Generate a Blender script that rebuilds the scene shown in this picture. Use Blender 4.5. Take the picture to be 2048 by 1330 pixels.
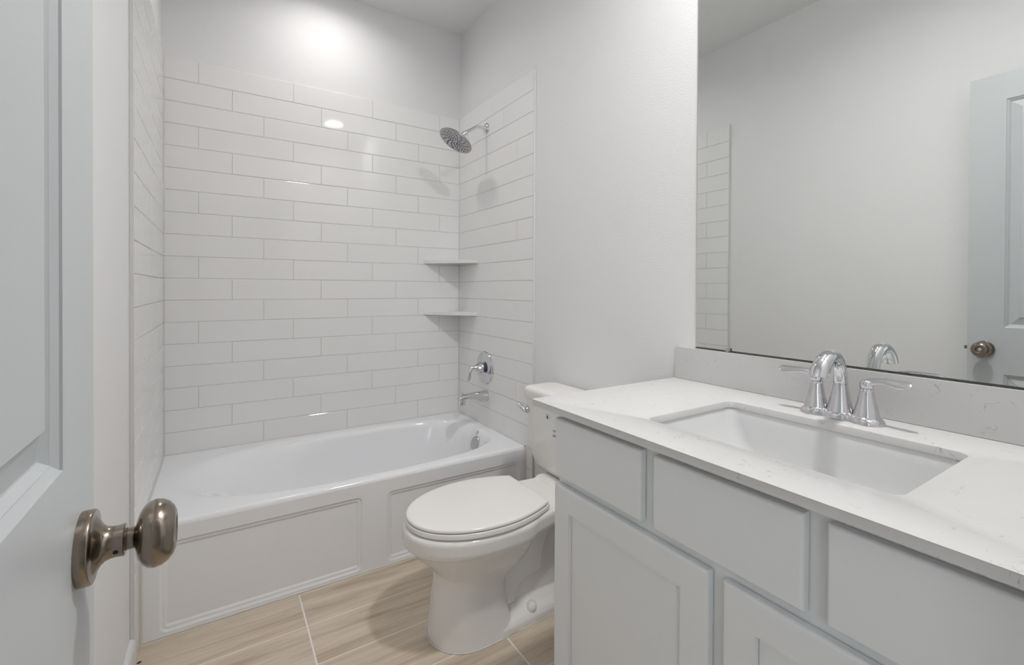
import bpy, bmesh, math, random
from math import sin, cos, pi, radians, sqrt, atan2, floor, copysign
from mathutils import Vector, Matrix

for o in list(bpy.data.objects):
    bpy.data.objects.remove(o)
S = bpy.context.scene
COL = S.collection
rnd = random.Random(7)

# ------------------------------------------------------------------ camera
CAM = (0.2292, -2.7502, 1.1695)
YAW, PITCH, ROLL = 0.5787036, -0.0074359, -0.0046865
FPX, SHX, SHY = 934.85, 26.25, -81.33          # pixels of a 2048 x 1330 frame
cam = bpy.data.cameras.new('camera'); camo = bpy.data.objects.new('camera', cam); COL.objects.link(camo)
cam.sensor_fit = 'HORIZONTAL'; cam.sensor_width = 36.0
cam.lens = FPX / 2048 * 36.0
cam.shift_x = -SHX / 2048; cam.shift_y = SHY / 2048
cam.clip_start = 0.01
R0 = Vector((cos(YAW), -sin(YAW), 0)); F0 = Vector((sin(YAW), cos(YAW), 0)); Z0 = Vector((0, 0, 1))
Fw = F0 * cos(PITCH) + Z0 * sin(PITCH); U2 = -F0 * sin(PITCH) + Z0 * cos(PITCH)
Rt = R0 * cos(ROLL) - U2 * sin(ROLL); Up = R0 * sin(ROLL) + U2 * cos(ROLL)
camo.matrix_world = Matrix(((Rt.x, Up.x, -Fw.x, CAM[0]), (Rt.y, Up.y, -Fw.y, CAM[1]), (Rt.z, Up.z, -Fw.z, CAM[2]), (0, 0, 0, 1)))
S.camera = camo

# ------------------------------------------------------------------ world, exposure, lamp powers
wd = bpy.data.worlds.new('world'); S.world = wd; wd.use_nodes = True
wd.node_tree.nodes['Background'].inputs[0].default_value = (0.9, 0.95, 1.0, 1)
wd.node_tree.nodes['Background'].inputs[1].default_value = 0.3
S.view_settings.view_transform = 'Standard'
S.view_settings.look = 'None'
S.view_settings.gamma = 1.0
S.view_settings.use_curve_mapping = False
S.view_settings.exposure = 0.0
TUB_CAN = 82.0          # emission strength of the diffuser of the light over the tub
VANITY_CAN = 300.0      # ... of the light over the wash basin
HALL_FILL = 3.8      # ... of the fill pane added in the unseen hall

# ------------------------------------------------------------------ room dimensions
W = 1.524              # left wall x=0, right wall x=W, back wall y=0
H = 2.787
YF = -2.80             # front wall (the door opening is behind the camera)
T = 0.0106             # tile thickness
TUB_H = 0.3785; COURSE = 0.10377; TLEN = 0.4116
TILE_TOP = TUB_H + 18 * COURSE
TUB_F = -0.793
ZC = 0.8741            # worktop height
XCF = 0.9296           # worktop front edge

# ------------------------------------------------------------------ materials
def mat(name, col, rough=0.5, metal=0.0, spec=0.5, coat=0.0, bump=None, emit=None):
    m = bpy.data.materials.new(name); m.use_nodes = True
    nt = m.node_tree; b = nt.nodes['Principled BSDF']
    b.inputs['Base Color'].default_value = (*col, 1)
    b.inputs['Roughness'].default_value = rough
    b.inputs['Metallic'].default_value = metal
    b.inputs['Specular IOR Level'].default_value = spec
    b.inputs['Coat Weight'].default_value = coat
    if emit:
        b.inputs['Emission Color'].default_value = (*emit[0], 1)
        b.inputs['Emission Strength'].default_value = emit[1]
    if bump:
        scale, strength, dist = bump[:3]
        tc = nt.nodes.new('ShaderNodeNewGeometry')
        n = nt.nodes.new('ShaderNodeTexNoise'); n.inputs['Scale'].default_value = scale
        n.inputs['Detail'].default_value = bump[3] if len(bump) > 3 else 3.0
        bp = nt.nodes.new('ShaderNodeBump'); bp.inputs['Strength'].default_value = strength
        bp.inputs['Distance'].default_value = dist
        nt.links.new(tc.outputs['Position'], n.inputs['Vector'])
        nt.links.new(n.outputs['Fac'], bp.inputs['Height'])
        nt.links.new(bp.outputs['Normal'], b.inputs['Normal'])
    return m

def quartz(name):
    m = mat(name, (0.8, 0.8, 0.79), 0.12, spec=0.45)
    nt = m.node_tree; b = nt.nodes['Principled BSDF']; L = nt.links.new
    g = nt.nodes.new('ShaderNodeNewGeometry')
    def noise(sc, det, dist, off):
        mp = nt.nodes.new('ShaderNodeMapping'); mp.inputs['Location'].default_value = off
        n = nt.nodes.new('ShaderNodeTexNoise'); n.inputs['Scale'].default_value = sc
        n.inputs['Detail'].default_value = det; n.inputs['Distortion'].default_value = dist
        L(g.outputs['Position'], mp.inputs['Vector']); L(mp.outputs['Vector'], n.inputs['Vector'])
        return n.outputs['Fac']
    def math_(op, a, c=None, d=None):
        n = nt.nodes.new('ShaderNodeMath'); n.operation = op
        for i, v in enumerate((a, c, d)):
            if v is None: continue
            if isinstance(v, (int, float)): n.inputs[i].default_value = v
            else: L(v, n.inputs[i])
        return n.outputs[0]
    def ramp(v, a, c):
        n = nt.nodes.new('ShaderNodeMapRange'); n.inputs['From Min'].default_value = a; n.inputs['From Max'].default_value = c
        n.clamp = True; L(v, n.inputs['Value']); return n.outputs[0]
    v1 = ramp(math_('ABSOLUTE', math_('SUBTRACT', noise(16, 3, 1.3, (0, 0, 0)), 0.5)), 0.011, 0.0)
    m1 = ramp(noise(26, 2, 0.3, (3, 1, 7)), 0.59, 0.72)
    v2 = ramp(math_('ABSOLUTE', math_('SUBTRACT', noise(10, 4, 0.9, (5, 9, 2)), 0.5)), 0.007, 0.0)
    m2 = ramp(noise(34, 2, 0.2, (8, 4, 1)), 0.57, 0.69)
    f = math_('MAXIMUM', math_('MULTIPLY', math_('MULTIPLY', v1, m1), 0.8), math_('MULTIPLY', math_('MULTIPLY', v2, m2), 0.6))
    cloud = ramp(noise(3, 3, 0.4, (1, 2, 3)), 0.3, 0.75)
    mx0 = nt.nodes.new('ShaderNodeMix'); mx0.data_type = 'RGBA'
    mx0.inputs['A'].default_value = (0.64, 0.635, 0.63, 1); mx0.inputs['B'].default_value = (0.69, 0.685, 0.68, 1)
    L(cloud, mx0.inputs['Factor'])
    mx = nt.nodes.new('ShaderNodeMix'); mx.data_type = 'RGBA'
    mx.inputs['B'].default_value = (0.25, 0.245, 0.25, 1)
    L(f, mx.inputs['Factor']); L(mx0.outputs['Result'], mx.inputs['A']); L(mx.outputs['Result'], b.inputs['Base Color'])
    return m

def wood_tile(name):
    m = mat(name, (0.5, 0.42, 0.33), 0.42, spec=0.4)
    nt = m.node_tree; b = nt.nodes['Principled BSDF']; L = nt.links.new
    g = nt.nodes.new('ShaderNodeNewGeometry'); at = nt.nodes.new('ShaderNodeAttribute'); at.attribute_name = 'plank'
    off = nt.nodes.new('ShaderNodeVectorMath'); off.operation = 'MULTIPLY_ADD'
    off.inputs[1].default_value = (13.1, 7.3, 3.7)
    L(at.outputs['Vector'], off.inputs[0]); L(g.outputs['Position'], off.inputs[2])
    def stretch(sx, sy):
        mp = nt.nodes.new('ShaderNodeMapping'); mp.inputs['Scale'].default_value = (sx, sy, 1)
        L(off.outputs[0], mp.inputs['Vector']); return mp.outputs[0]
    def noise(v, sc, det, dist):
        n = nt.nodes.new('ShaderNodeTexNoise'); n.inputs['Scale'].default_value = sc; n.inputs['Detail'].default_value = det
        n.inputs['Distortion'].default_value = dist; n.inputs['Roughness'].default_value = 0.6
        L(v, n.inputs['Vector']); return n.outputs['Fac']
    a = noise(stretch(0.9, 9.0), 2.2, 5, 0.9)
    c = noise(stretch(2.0, 60.0), 2.0, 3, 0.3)
    cr = nt.nodes.new('ShaderNodeValToRGB')
    e = cr.color_ramp.elements
    e[0].position = 0.30; e[0].color = (0.50, 0.405, 0.305, 1)
    e[1].position = 0.62; e[1].color = (0.74, 0.635, 0.515, 1)
    e.new(0.46).color = (0.655, 0.55, 0.43, 1)
    L(a, cr.inputs['Fac'])
    mx = nt.nodes.new('ShaderNodeMix'); mx.data_type = 'RGBA'; mx.blend_type = 'MULTIPLY'; mx.inputs['Factor'].default_value = 0.5
    cr2 = nt.nodes.new('ShaderNodeValToRGB'); cr2.color_ramp.elements[0].position = 0.35; cr2.color_ramp.elements[0].color = (0.82, 0.79, 0.75, 1)
    cr2.color_ramp.elements[1].position = 0.6
    L(c, cr2.inputs['Fac']); L(cr.outputs[0], mx.inputs['A']); L(cr2.outputs[0], mx.inputs['B'])
    L(mx.outputs['Result'], b.inputs['Base Color'])
    bp = nt.nodes.new('ShaderNodeBump'); bp.inputs['Strength'].default_value = 0.15; bp.inputs['Distance'].default_value = 0.001
    L(c, bp.inputs['Height']); L(bp.outputs[0], b.inputs['Normal'])
    return m

M = dict(
    wall=mat('wall_paint', (0.85, 0.847, 0.85), 0.55, spec=0.3, bump=(170, 0.35, 0.0016, 2)),
    ceiling=mat('ceiling_paint', (0.89, 0.895, 0.895), 0.8, spec=0.2, bump=(120, 0.5, 0.002, 2)),
    tile=mat('glazed_tile', (0.90, 0.895, 0.89), 0.035, spec=0.5, bump=(7, 0.025, 0.01, 1)),
    grout=mat('grout', (0.70, 0.69, 0.675), 0.9, spec=0.1),
    floor_grout=mat('floor_grout', (0.88, 0.85, 0.81), 0.9, spec=0.1),
    caulk=mat('caulk', (0.72, 0.715, 0.715), 0.5),
    tub_caulk=mat('tub_caulk', (0.74, 0.71, 0.665), 0.5),
    trim=mat('trim_paint', (0.76, 0.765, 0.77), 0.35),
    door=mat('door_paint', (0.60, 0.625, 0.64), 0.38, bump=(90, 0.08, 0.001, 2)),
    cabinet=mat('cabinet_paint', (0.81, 0.825, 0.83), 0.4),
    dark=mat('dark_gap', (0.02, 0.02, 0.02), 0.8),
    porcelain=mat('porcelain', (0.89, 0.87, 0.85), 0.07, spec=0.5),
    seat=mat('seat_plastic', (0.89, 0.87, 0.85), 0.16, spec=0.5),
    acrylic=mat('tub_acrylic', (0.92, 0.93, 0.95), 0.10, spec=0.5),
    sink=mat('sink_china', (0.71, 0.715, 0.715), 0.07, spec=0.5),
    shelf=mat('shelf_stone', (0.84, 0.84, 0.835), 0.2),
    chrome=mat('chrome', (0.72, 0.72, 0.74), 0.05, metal=1.0),
    spray=mat('spray_chrome', (0.42, 0.42, 0.44), 0.22, metal=1.0),
    satin=mat('satin_chrome', (0.55, 0.55, 0.57), 0.28, metal=1.0),
    bronze=mat('antique_nickel', (0.30, 0.255, 0.21), 0.21, metal=1.0),
    rubber=mat('nozzle_rubber', (0.05, 0.05, 0.055), 0.6),
    mirror=mat('mirror_glass', (0.80, 0.82, 0.81), 0.0, metal=1.0),
    mirror_edge=mat('mirror_edge', (0.06, 0.065, 0.06), 0.3),
    label_white=mat('label_white', (0.75, 0.78, 0.8), 0.5),
    label_dark=mat('label_dark', (0.06, 0.08, 0.10), 0.5),
    label_grey=mat('label_grey', (0.28, 0.30, 0.33), 0.5),
    debris=mat('wood_debris', (0.13, 0.055, 0.04), 0.9),
    tub_lamp=mat('tub_lamp', (0.9, 0.9, 0.9), 0.5, emit=((1.0, 0.98, 0.96), TUB_CAN)),
    vanity_lamp=mat('vanity_lamp', (0.9, 0.9, 0.9), 0.5, emit=((1.0, 0.985, 0.97), VANITY_CAN)),
    hall_fill=mat('hall_fill_glow', (0.9, 0.9, 0.9), 0.5, emit=((0.90, 0.955, 1.0), HALL_FILL)),  # glow of the added fill pane, cool and soft through the doorway
    quartz=quartz('quartz'), plank=wood_tile('wood_look_tile'),
)

# ------------------------------------------------------------------ mesh helper
class MB:
    def __init__(s): s.v = []; s.f = []; s.m = []; s.a = None
    def add(s, verts, faces, mi=0):
        k = len(s.v); s.v += [tuple(p) for p in verts]
        for f in faces: s.f.append(tuple(i + k for i in f)); s.m.append(mi)
        return s
    def box(s, x0, x1, y0, y1, z0, z1, mi=0):
        x0, x1 = sorted((x0, x1)); y0, y1 = sorted((y0, y1)); z0, z1 = sorted((z0, z1))
        v = [(x, y, z) for z in (z0, z1) for y in (y0, y1) for x in (x0, x1)]
        return s.add(v, [(0, 2, 3, 1), (4, 5, 7, 6), (0, 1, 5, 4), (2, 6, 7, 3), (0, 4, 6, 2), (1, 3, 7, 5)], mi)
    def loft(s, loops, cap0=True, cap1=True, mi=0, ring=False):
        n = len(loops[0]); v = [p for l in loops for p in l]; f = []
        K = len(loops)
        for k in range(K if ring else K - 1):
            a = k * n; c = ((k + 1) % K) * n
            for i in range(n):
                j = (i + 1) % n
                f.append((a + i, a + j, c + j, c + i))
        if not ring:
            if cap0: f.append(tuple(range(n))[::-1])
            if cap1: f.append(tuple((K - 1) * n + i for i in range(n)))
        return s.add(v, f, mi)
    def lathe(s, prof, c, axis, n=40, mi=0, cap0=True, cap1=True):
        ax = Vector(axis).normalized()
        u = ax.cross(Vector((0, 0, 1)) if abs(ax.z) < 0.9 else Vector((1, 0, 0))).normalized(); w = ax.cross(u)
        c = Vector(c)
        loops = [[c + ax * h + (u * cos(2 * pi * i / n) + w * sin(2 * pi * i / n)) * r for i in range(n)] for r, h in prof]
        return s.loft(loops, cap0, cap1, mi)
    def tube(s, path, rad, n=20, mi=0, up=None, cap=True):
        P = [Vector(p) for p in path]; loops = []
        ref = Vector(up) if up else None
        for i, p in enumerate(P):
            t = (P[min(i + 1, len(P) - 1)] - P[max(i - 1, 0)]).normalized()
            if ref is None: ref = Vector((0, 0, 1)) if abs(t.z) < 0.8 else Vector((1, 0, 0))
            a = t.cross(ref).normalized(); b_ = a.cross(t).normalized()
            if up is None: ref = b_
            r = rad[i] if isinstance(rad, (list, tuple)) else rad
            ra, rb = r if isinstance(r, tuple) else (r, r)
            loops.append([p + a * ra * cos(2 * pi * k / n) + b_ * rb * sin(2 * pi * k / n) for k in range(n)])
        return s.loft(loops, cap, cap, mi)
    def prism(s, pts, axis, a, c, mi=0):
        """polygon of 2-D points extruded along an axis ('x','y','z') from a to c"""
        def P(p, h): return {'x': (h, p[0], p[1]), 'y': (p[0], h, p[1]), 'z': (p[0], p[1], h)}[axis]
        return s.loft([[P(p, a) for p in pts], [P(p, c) for p in pts]], mi=mi)
    def build(s, name, mats, parent=None, smooth=35, bevel=0, seg=2, remesh=0, flat=False):
        me = bpy.data.meshes.new(name); me.from_pydata(s.v, [], s.f)
        mats = mats if isinstance(mats, (list, tuple)) else [mats]
        for k in mats: me.materials.append(M[k])
        me.polygons.foreach_set('material_index', s.m)
        bm = bmesh.new(); bm.from_mesh(me)
        bmesh.ops.recalc_face_normals(bm, faces=bm.faces)
        if bevel:
            ed = [e for e in bm.edges if len(e.link_faces) == 2 and e.calc_face_angle(0) > radians(50)]
            bmesh.ops.bevel(bm, geom=ed, offset=bevel, segments=seg, profile=0.5, affect='EDGES', clamp_overlap=True)
        bm.to_mesh(me); bm.free()
        if smooth:
            me.shade_smooth(); me.set_sharp_from_angle(angle=radians(smooth))
        o = bpy.data.objects.new(name, me); COL.objects.link(o)
        if remesh:
            r = o.modifiers.new('remesh', 'REMESH'); r.mode = 'VOXEL'; r.voxel_size = remesh; r.use_smooth_shade = True
            q = o.modifiers.new('smooth', 'SMOOTH'); q.factor = 0.5; q.iterations = 3
        if smooth and (bevel or flat):
            wn = o.modifiers.new('weighted_normal', 'WEIGHTED_NORMAL'); wn.keep_sharp = True; wn.weight = 100
        if parent: o.parent = parent
        return o

def rrect(x0, x1, y0, y1, r, n=5):
    x0, x1 = sorted((x0, x1)); y0, y1 = sorted((y0, y1))
    r = min(r, (x1 - x0) / 2 - 1e-5, (y1 - y0) / 2 - 1e-5); out = []
    for cx, cy, a in ((x1 - r, y1 - r, 0), (x0 + r, y1 - r, 90), (x0 + r, y0 + r, 180), (x1 - r, y0 + r, 270)):
        for i in range(n + 1):
            t = radians(a + 90 * i / n); out.append((cx + r * cos(t), cy + r * sin(t)))
    return out
def tag(o, label=None, cat=None, group=None, kind=None):
    if label: o['label'] = label
    if cat: o['category'] = cat
    if group: o['group'] = group
    if kind: o['kind'] = kind
    return o
def thing(name, loc, label, cat, group=None):
    o = bpy.data.objects.new(name, None); COL.objects.link(o); o.location = loc; o.empty_display_size = 0.05
    return tag(o, label, cat, group)
def attach(parent, *obs):
    """children modelled in world coordinates, hung on an Empty at the thing's base"""
    for o in obs:
        o.parent = parent
        o.matrix_parent_inverse = Matrix.Translation(-Vector(parent.location)) if parent.type == 'EMPTY' else Matrix()
def struct(o, label=None, cat=None): return tag(o, label, cat, kind='structure')

# ------------------------------------------------------------------ shell
WT = 0.11
struct(MB().box(-WT, W + WT, 0, WT, 0, H).build('wall_back', 'wall'), 'pale grey textured wall above the white tile behind the tub', 'wall')
struct(MB().box(-WT, 0, YF, 0, 0, H).build('wall_left', 'wall'), 'pale grey textured wall running along behind the open door', 'wall')
struct(MB().box(W, W + WT, YF, 0, 0, H).build('wall_right', 'wall'), 'pale grey textured wall that carries mirror and shower head', 'wall')
DX0, DX1, DH = 0.088, 0.81, 2.075
fw = MB()
fw.box(-WT, DX0, YF - WT, YF, 0, H); fw.box(DX1, W + WT, YF - WT, YF, 0, H); fw.box(DX0, DX1, YF - WT, YF, DH, H)
struct(fw.build('wall_front', 'wall'), 'pale grey wall around the doorway', 'wall')
CANS = ((0.715, -0.36, 0.075, 0.028), (1.19, -2.24, 0.085, 0.020))     # x, y, radius, depth of the recessed lights
ce = MB()
for (lx, ly, lr, ld), (y0, y1) in zip(CANS, ((-1.3, WT), (YF - WT, -1.3))):
    n_ = 64; an = [2 * pi * i / n_ for i in range(n_)]
    for cx_, cy_ in ((-WT, y0), (W + WT, y0), (W + WT, y1), (-WT, y1)):
        a = atan2(cy_ - ly, cx_ - lx) % (2 * pi); k = min(range(n_), key=lambda i: abs((an[i] - a + pi) % (2 * pi) - pi)); an[k] = a
    def edge(a):
        c, q_ = cos(a), sin(a); t = 1e9
        if abs(c) > 1e-9: t = min(t, ((W + WT if c > 0 else -WT) - lx) / c)
        if abs(q_) > 1e-9: t = min(t, ((y1 if q_ > 0 else y0) - ly) / q_)
        return lx + c * t, ly + q_ * t
    E_ = [edge(a) for a in an]; C_ = [(lx + lr * cos(a), ly + lr * sin(a)) for a in an]
    P_ = lambda l, z: [(p[0], p[1], z) for p in l]
    ce.loft([P_(E_, H + 0.1), P_(E_, H), P_(C_, H), P_(C_, H + 0.1)], ring=True)
struct(ce.build('ceiling', 'ceiling', smooth=0), 'flat grey textured ceiling over the bathroom', 'ceiling')

# floor of wood-look planks (grout slab under bevelled planks)
fl = MB(); fl.box(-WT, W + WT, YF - WT, 0.0, -0.06, -0.0005, mi=1)
plank_vals = []
rows = []
y = -0.805 + 0.196 * 4
PW = 0.1955
edges = [-0.9985 + PW * k for k in range(6, -12, -1)]
joints = {0: 0.482, 1: 0.482, 2: 1.31, 3: 1.035, 4: 0.55, 5: 0.2, 6: 1.1, -1: 1.0, -2: 0.3}
plank_count = []
for k in range(-5, 11):
    yt = -0.9985 + PW * (1 - k); yb = yt - PW
    j0 = joints.get(k, rnd.uniform(0.1, 1.1))
    x = j0 - 1.2
    xs = [x, j0, j0 + 1.2]
    if j0 - 1.2 > -WT: xs = [j0 - 2.4] + xs
    xs.append(j0 + 2.4)
    for a, c in zip(xs, xs[1:]):
        a2 = max(a + 0.0024, -WT); c2 = min(c - 0.0024, W + WT); y0 = max(yb + 0.0014, YF - WT); y1 = min(yt - 0.0014, 0)
        if c2 - a2 < 0.01 or y1 - y0 < 0.01: continue
        b = 0.0007
        top = [(a2 + b, y0 + b, 0), (c2 - b, y0 + b, 0), (c2 - b, y1 - b, 0), (a2 + b, y1 - b, 0)]
        low = [(a2, y0, -0.0007), (c2, y0, -0.0007), (c2, y1, -0.0007), (a2, y1, -0.0007)]
        bot = [(p[0], p[1], -0.003) for p in low]
        fl.loft([bot, low, top], cap0=False)
        plank_count.append((rnd.random(), rnd.random(), rnd.random()))
flo = fl.build('floor', ['plank', 'floor_grout'], smooth=0)
att = flo.data.attributes.new('plank', 'FLOAT_VECTOR', 'FACE')
vals = [0.0] * (3 * len(flo.data.polygons))
for i, p in enumerate(flo.data.polygons):
    if i >= 6:
        k = (i - 6) // 9
        vals[3 * i:3 * i + 3] = plank_count[min(k, len(plank_count) - 1)]
att.data.foreach_set('vector', vals)
struct(flo, 'beige wood-look plank tile floor with pale grout lines', 'floor')

# ------------------------------------------------------------------ wall tile
def tiled(name, length, offs, place, label, seed, bv=0.0022):
    """running-bond wall tile; u runs away from the corner, v up, d out of the wall"""
    r = random.Random(seed); mb = MB(); g = 0.0011
    def add(u0, u1, v0, v1):
        tv = r.uniform(-1, 1) * 0.009; tu = r.uniform(-1, 1) * 0.0012
        uc, vc = (u0 + u1) / 2, (v0 + v1) / 2
        def D(u, v, d): return d + (u - uc) * tu + (v - vc) * tv
        def ring(i, d): return [place(u, v, D(u, v, d)) for u, v in ((u0 + i, v0 + i), (u1 - i, v0 + i), (u1 - i, v1 - i), (u0 + i, v1 - i))]
        b = [place(u, v, T * 0.4) for u, v in ((u0, v0), (u1, v0), (u1, v1), (u0, v1))]
        mb.loft([b, ring(0, T - 0.0022), ring(bv * 0.3, T - 0.0009), ring(bv, T)], cap0=False)
    for k in range(18):
        v1 = TILE_TOP - k * COURSE - g; v0 = TILE_TOP - (k + 1) * COURSE + g
        j = offs(k) % TLEN - TLEN
        while j < length:
            a, c = max(j, 0), min(j + TLEN, length)
            if 0 < length - c < 0.04: c = length
            if a > 0 and c - a < 0.04: break
            if c - a > 0.012: add(a + (g if j > 0 else 0), c - (g if c < length else 0), v0, v1 if k else TILE_TOP)
            j += TLEN
    b = [place(u, v, 0.0) for u, v in ((0, TUB_H - 0.03), (length, TUB_H - 0.03), (length, TILE_TOP - 0.001), (0, TILE_TOP - 0.001))]
    c = [place(u, v, T - 0.0019) for u, v in ((0, TUB_H - 0.03), (length - 0.001, TUB_H - 0.03), (length - 0.001, TILE_TOP - 0.002), (0, TILE_TOP - 0.002))]
    mb.loft([b, c], mi=1)
    return mb
TE_R, TE_L = 0.854, 0.908      # how far the tile reaches along the right and the left wall
def strip_below(mb, length, place):
    """the narrow tiles that run down beside the tub's front"""
    k = 0; z = TUB_H
    while z > 0.001:
        z0 = max(z - COURSE, 0)
        u0, u1, v0, v1 = -TUB_F + 0.001, length, z0 + 0.001, z - 0.001
        b = [place(u, v, 0) for u, v in ((u0, v0), (u1, v0), (u1, v1), (u0, v1))]
        c = [place(u, v, T) for u, v in ((u0, v0), (u1, v0), (u1, v1), (u0, v1))]
        mb.loft([b, c]); z = z0
    return mb
back = tiled('b', W - 2 * T, lambda k: 0.1428 - T + ((k - 9) % 3) * TLEN / 3, lambda u, v, d: (T + u, -d, v), '', 3)
struct(back.build('wall_tile_back', ['tile', 'grout'], smooth=25), 'long white subway tile on the wall behind the tub', 'wall tile')
rj = {0: 0.42, 1: 0.557, 3: 0.285}
right = tiled('r', TE_R, lambda k: rj[0] if k % 2 == 0 else (rj[1] if k % 4 == 1 and k != 9 else rj[3]), lambda u, v, d: (W - d, -u, v), '', 5)
strip_below(right, TE_R, lambda u, v, d: (W - d, -u, v))
struct(right.build('wall_tile_right', ['tile', 'grout'], smooth=25), 'white subway tile around the shower head and valve', 'wall tile')
left = tiled('l', TE_L, lambda k: 0.33 if k % 2 == 0 else 0.47, lambda u, v, d: (d, -u, v), '', 9, 0.0009)
strip_below(left, TE_L, lambda u, v, d: (d, -u, v))
struct(left.build('wall_tile_left', ['tile', 'grout'], smooth=25), 'white subway tile seen at a grazing angle beyond the open door', 'wall tile')
# caulked edges of the tile
cr_ = MB(); cr_.box(W - T - 0.0008, W, -TE_R - 0.004, -TE_R + 0.0005, 0, TILE_TOP + 0.003)
struct(cr_.build('trim_1', 'caulk', bevel=0.0015), 'white caulk edge of the tile beside the shower', 'tile edge')
cl_ = MB(); cl_.box(0, T + 0.0008, -TE_L - 0.004, -TE_L + 0.0005, 0, TILE_TOP + 0.003)
struct(cl_.build('trim_2', 'caulk', bevel=0.0015), 'white caulk edge of the tile beside the door', 'tile edge')
# caulk along the tub's wall joints
ck = MB()
ck.tube([(T + 0.001, -T - 0.002, TUB_H + 0.001), (W - T - 0.001, -T - 0.002, TUB_H + 0.001)], 0.0035, 8)
ck.tube([(T + 0.0012, -T - 0.0012, TUB_H), (T + 0.0012, -T - 0.0012, TILE_TOP - 0.001)], 0.0028, 8)
ck.tube([(W - T - 0.0012, -T - 0.0012, TUB_H), (W - T - 0.0012, -T - 0.0012, TILE_TOP - 0.001)], 0.0028, 8)
ck.tube([(W - T - 0.002, -T, TUB_H + 0.001), (W - T - 0.002, TUB_F, TUB_H + 0.001)], 0.0035, 8)
ck.tube([(T + 0.002, -T, TUB_H + 0.001), (T + 0.002, TUB_F, TUB_H + 0.001)], 0.0035, 8)
struct(ck.build('trim_3', 'caulk'), 'thin caulk line where the tile meets the tub', 'caulk')

# ------------------------------------------------------------------ baseboards
def baseboard(name, pts, label):
    """profile swept between two points; pts = ((x,y),(x,y)), n = direction into the room"""
    (a, b, n) = pts; mb = MB()
    prof = [(0, 0), (0.014, 0), (0.014, 0.082), (0.0125, 0.089), (0.008, 0.094), (0, 0.096)]
    L0 = [(a[0] + n[0] * d, a[1] + n[1] * d, z) for d, z in prof]; L1 = [(b[0] + n[0] * d, b[1] + n[1] * d, z) for d, z in prof]
    mb.loft([L0, L1]); return struct(mb.build(name, 'trim', smooth=30), label, 'baseboard')
baseboard('baseboard_left', ((0, -TE_L - 0.005), (0, YF), (1, 0)), 'white baseboard along the wall under the open door')
baseboard('baseboard_right', ((W, -TE_R - 0.005), (W, -1.765), (-1, 0)), 'white baseboard behind the toilet')

# ------------------------------------------------------------------ bathtub
tub = thing('bathtub', (0.762, -0.40, 0), 'white alcove bathtub with a panelled front apron', 'bathtub')
N = 112
X0, X1, Y0, Y1 = T + 0.0005, W - T - 0.0005, TUB_F, -T - 0.0005
ocx, ocy = 0.77, -0.40
ang = [2 * pi * i / N for i in range(N)]
for cx_, cy_ in ((X0, Y0), (X1, Y0), (X1, Y1), (X0, Y1)):
    a = atan2(cy_ - ocy, cx_ - ocx) % (2 * pi)
    k = min(range(N), key=lambda i: abs((ang[i] - a + pi) % (2 * pi) - pi)); ang[k] = a
def rect_loop(ins, z, front=None):
    x0, x1, y0, y1 = X0, X1, Y0 + ins, Y1
    out = []
    for a in ang:
        c, s_ = cos(a), sin(a); t = 1e9
        if c > 1e-9: t = min(t, (X1 - ocx) / c)
        if c < -1e-9: t = min(t, (X0 - ocx) / c)
        if s_ > 1e-9: t = min(t, (Y1 - ocy) / s_)
        if s_ < -1e-9: t = min(t, (Y0 - ocy) / s_)
        px, py = ocx + c * t, ocy + s_ * t
        out.append((min(max(px, x0), x1), min(max(py, y0), y1), z))
    return out
def oval(x0, x1, y0, y1, z, e=2.5, el=None):
    cx_, cy_ = (x0 + x1) / 2, (y0 + y1) / 2; out = []
    for a in ang:
        c, s_ = cos(a), sin(a)
        ee = e + 0.7 * max(0.0, min(1.0, c * 1.6))
        q = (abs(c) ** ee + abs(s_ * 1.0) ** ee) ** (-1 / ee)
        out.append((cx_ + (x1 - x0) / 2 * c * q, cy_ + (y1 - y0) / 2 * s_ * q, z))
    return out
loops = [rect_loop(0, 0.3615), rect_loop(0.002, 0.369), rect_loop(0.006, 0.375), rect_loop(0.012, 0.378), rect_loop(0.022, TUB_H),
         oval(0.040, 1.478, -0.756, -0.048, TUB_H), oval(0.062, 1.470, -0.748, -0.056, 0.3782), oval(0.085, 1.464, -0.741, -0.063, 0.3770),
         oval(0.108, 1.458, -0.735, -0.069, 0.3742), oval(0.132, 1.450, -0.730, -0.074, 0.3690), oval(0.158, 1.441, -0.7255, -0.0785, 0.3605), oval(0.188, 1.430, -0.721, -0.083, 0.347), oval(0.222, 1.420, -0.716, -0.088, 0.327),
         oval(0.262, 1.409, -0.708, -0.097, 0.293), oval(0.312, 1.397, -0.696, -0.109, 0.238), oval(0.358, 1.385, -0.682, -0.124, 0.178),
         oval(0.398, 1.375, -0.665, -0.142, 0.125), oval(0.435, 1.345, -0.64, -0.168, 0.090), oval(0.50, 1.29, -0.59, -0.22, 0.072), oval(0.65, 1.15, -0.48, -0.33, 0.070)]
shell = MB().loft(loops, cap0=False, cap1=True).build('basin', 'acrylic', smooth=60)
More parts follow.
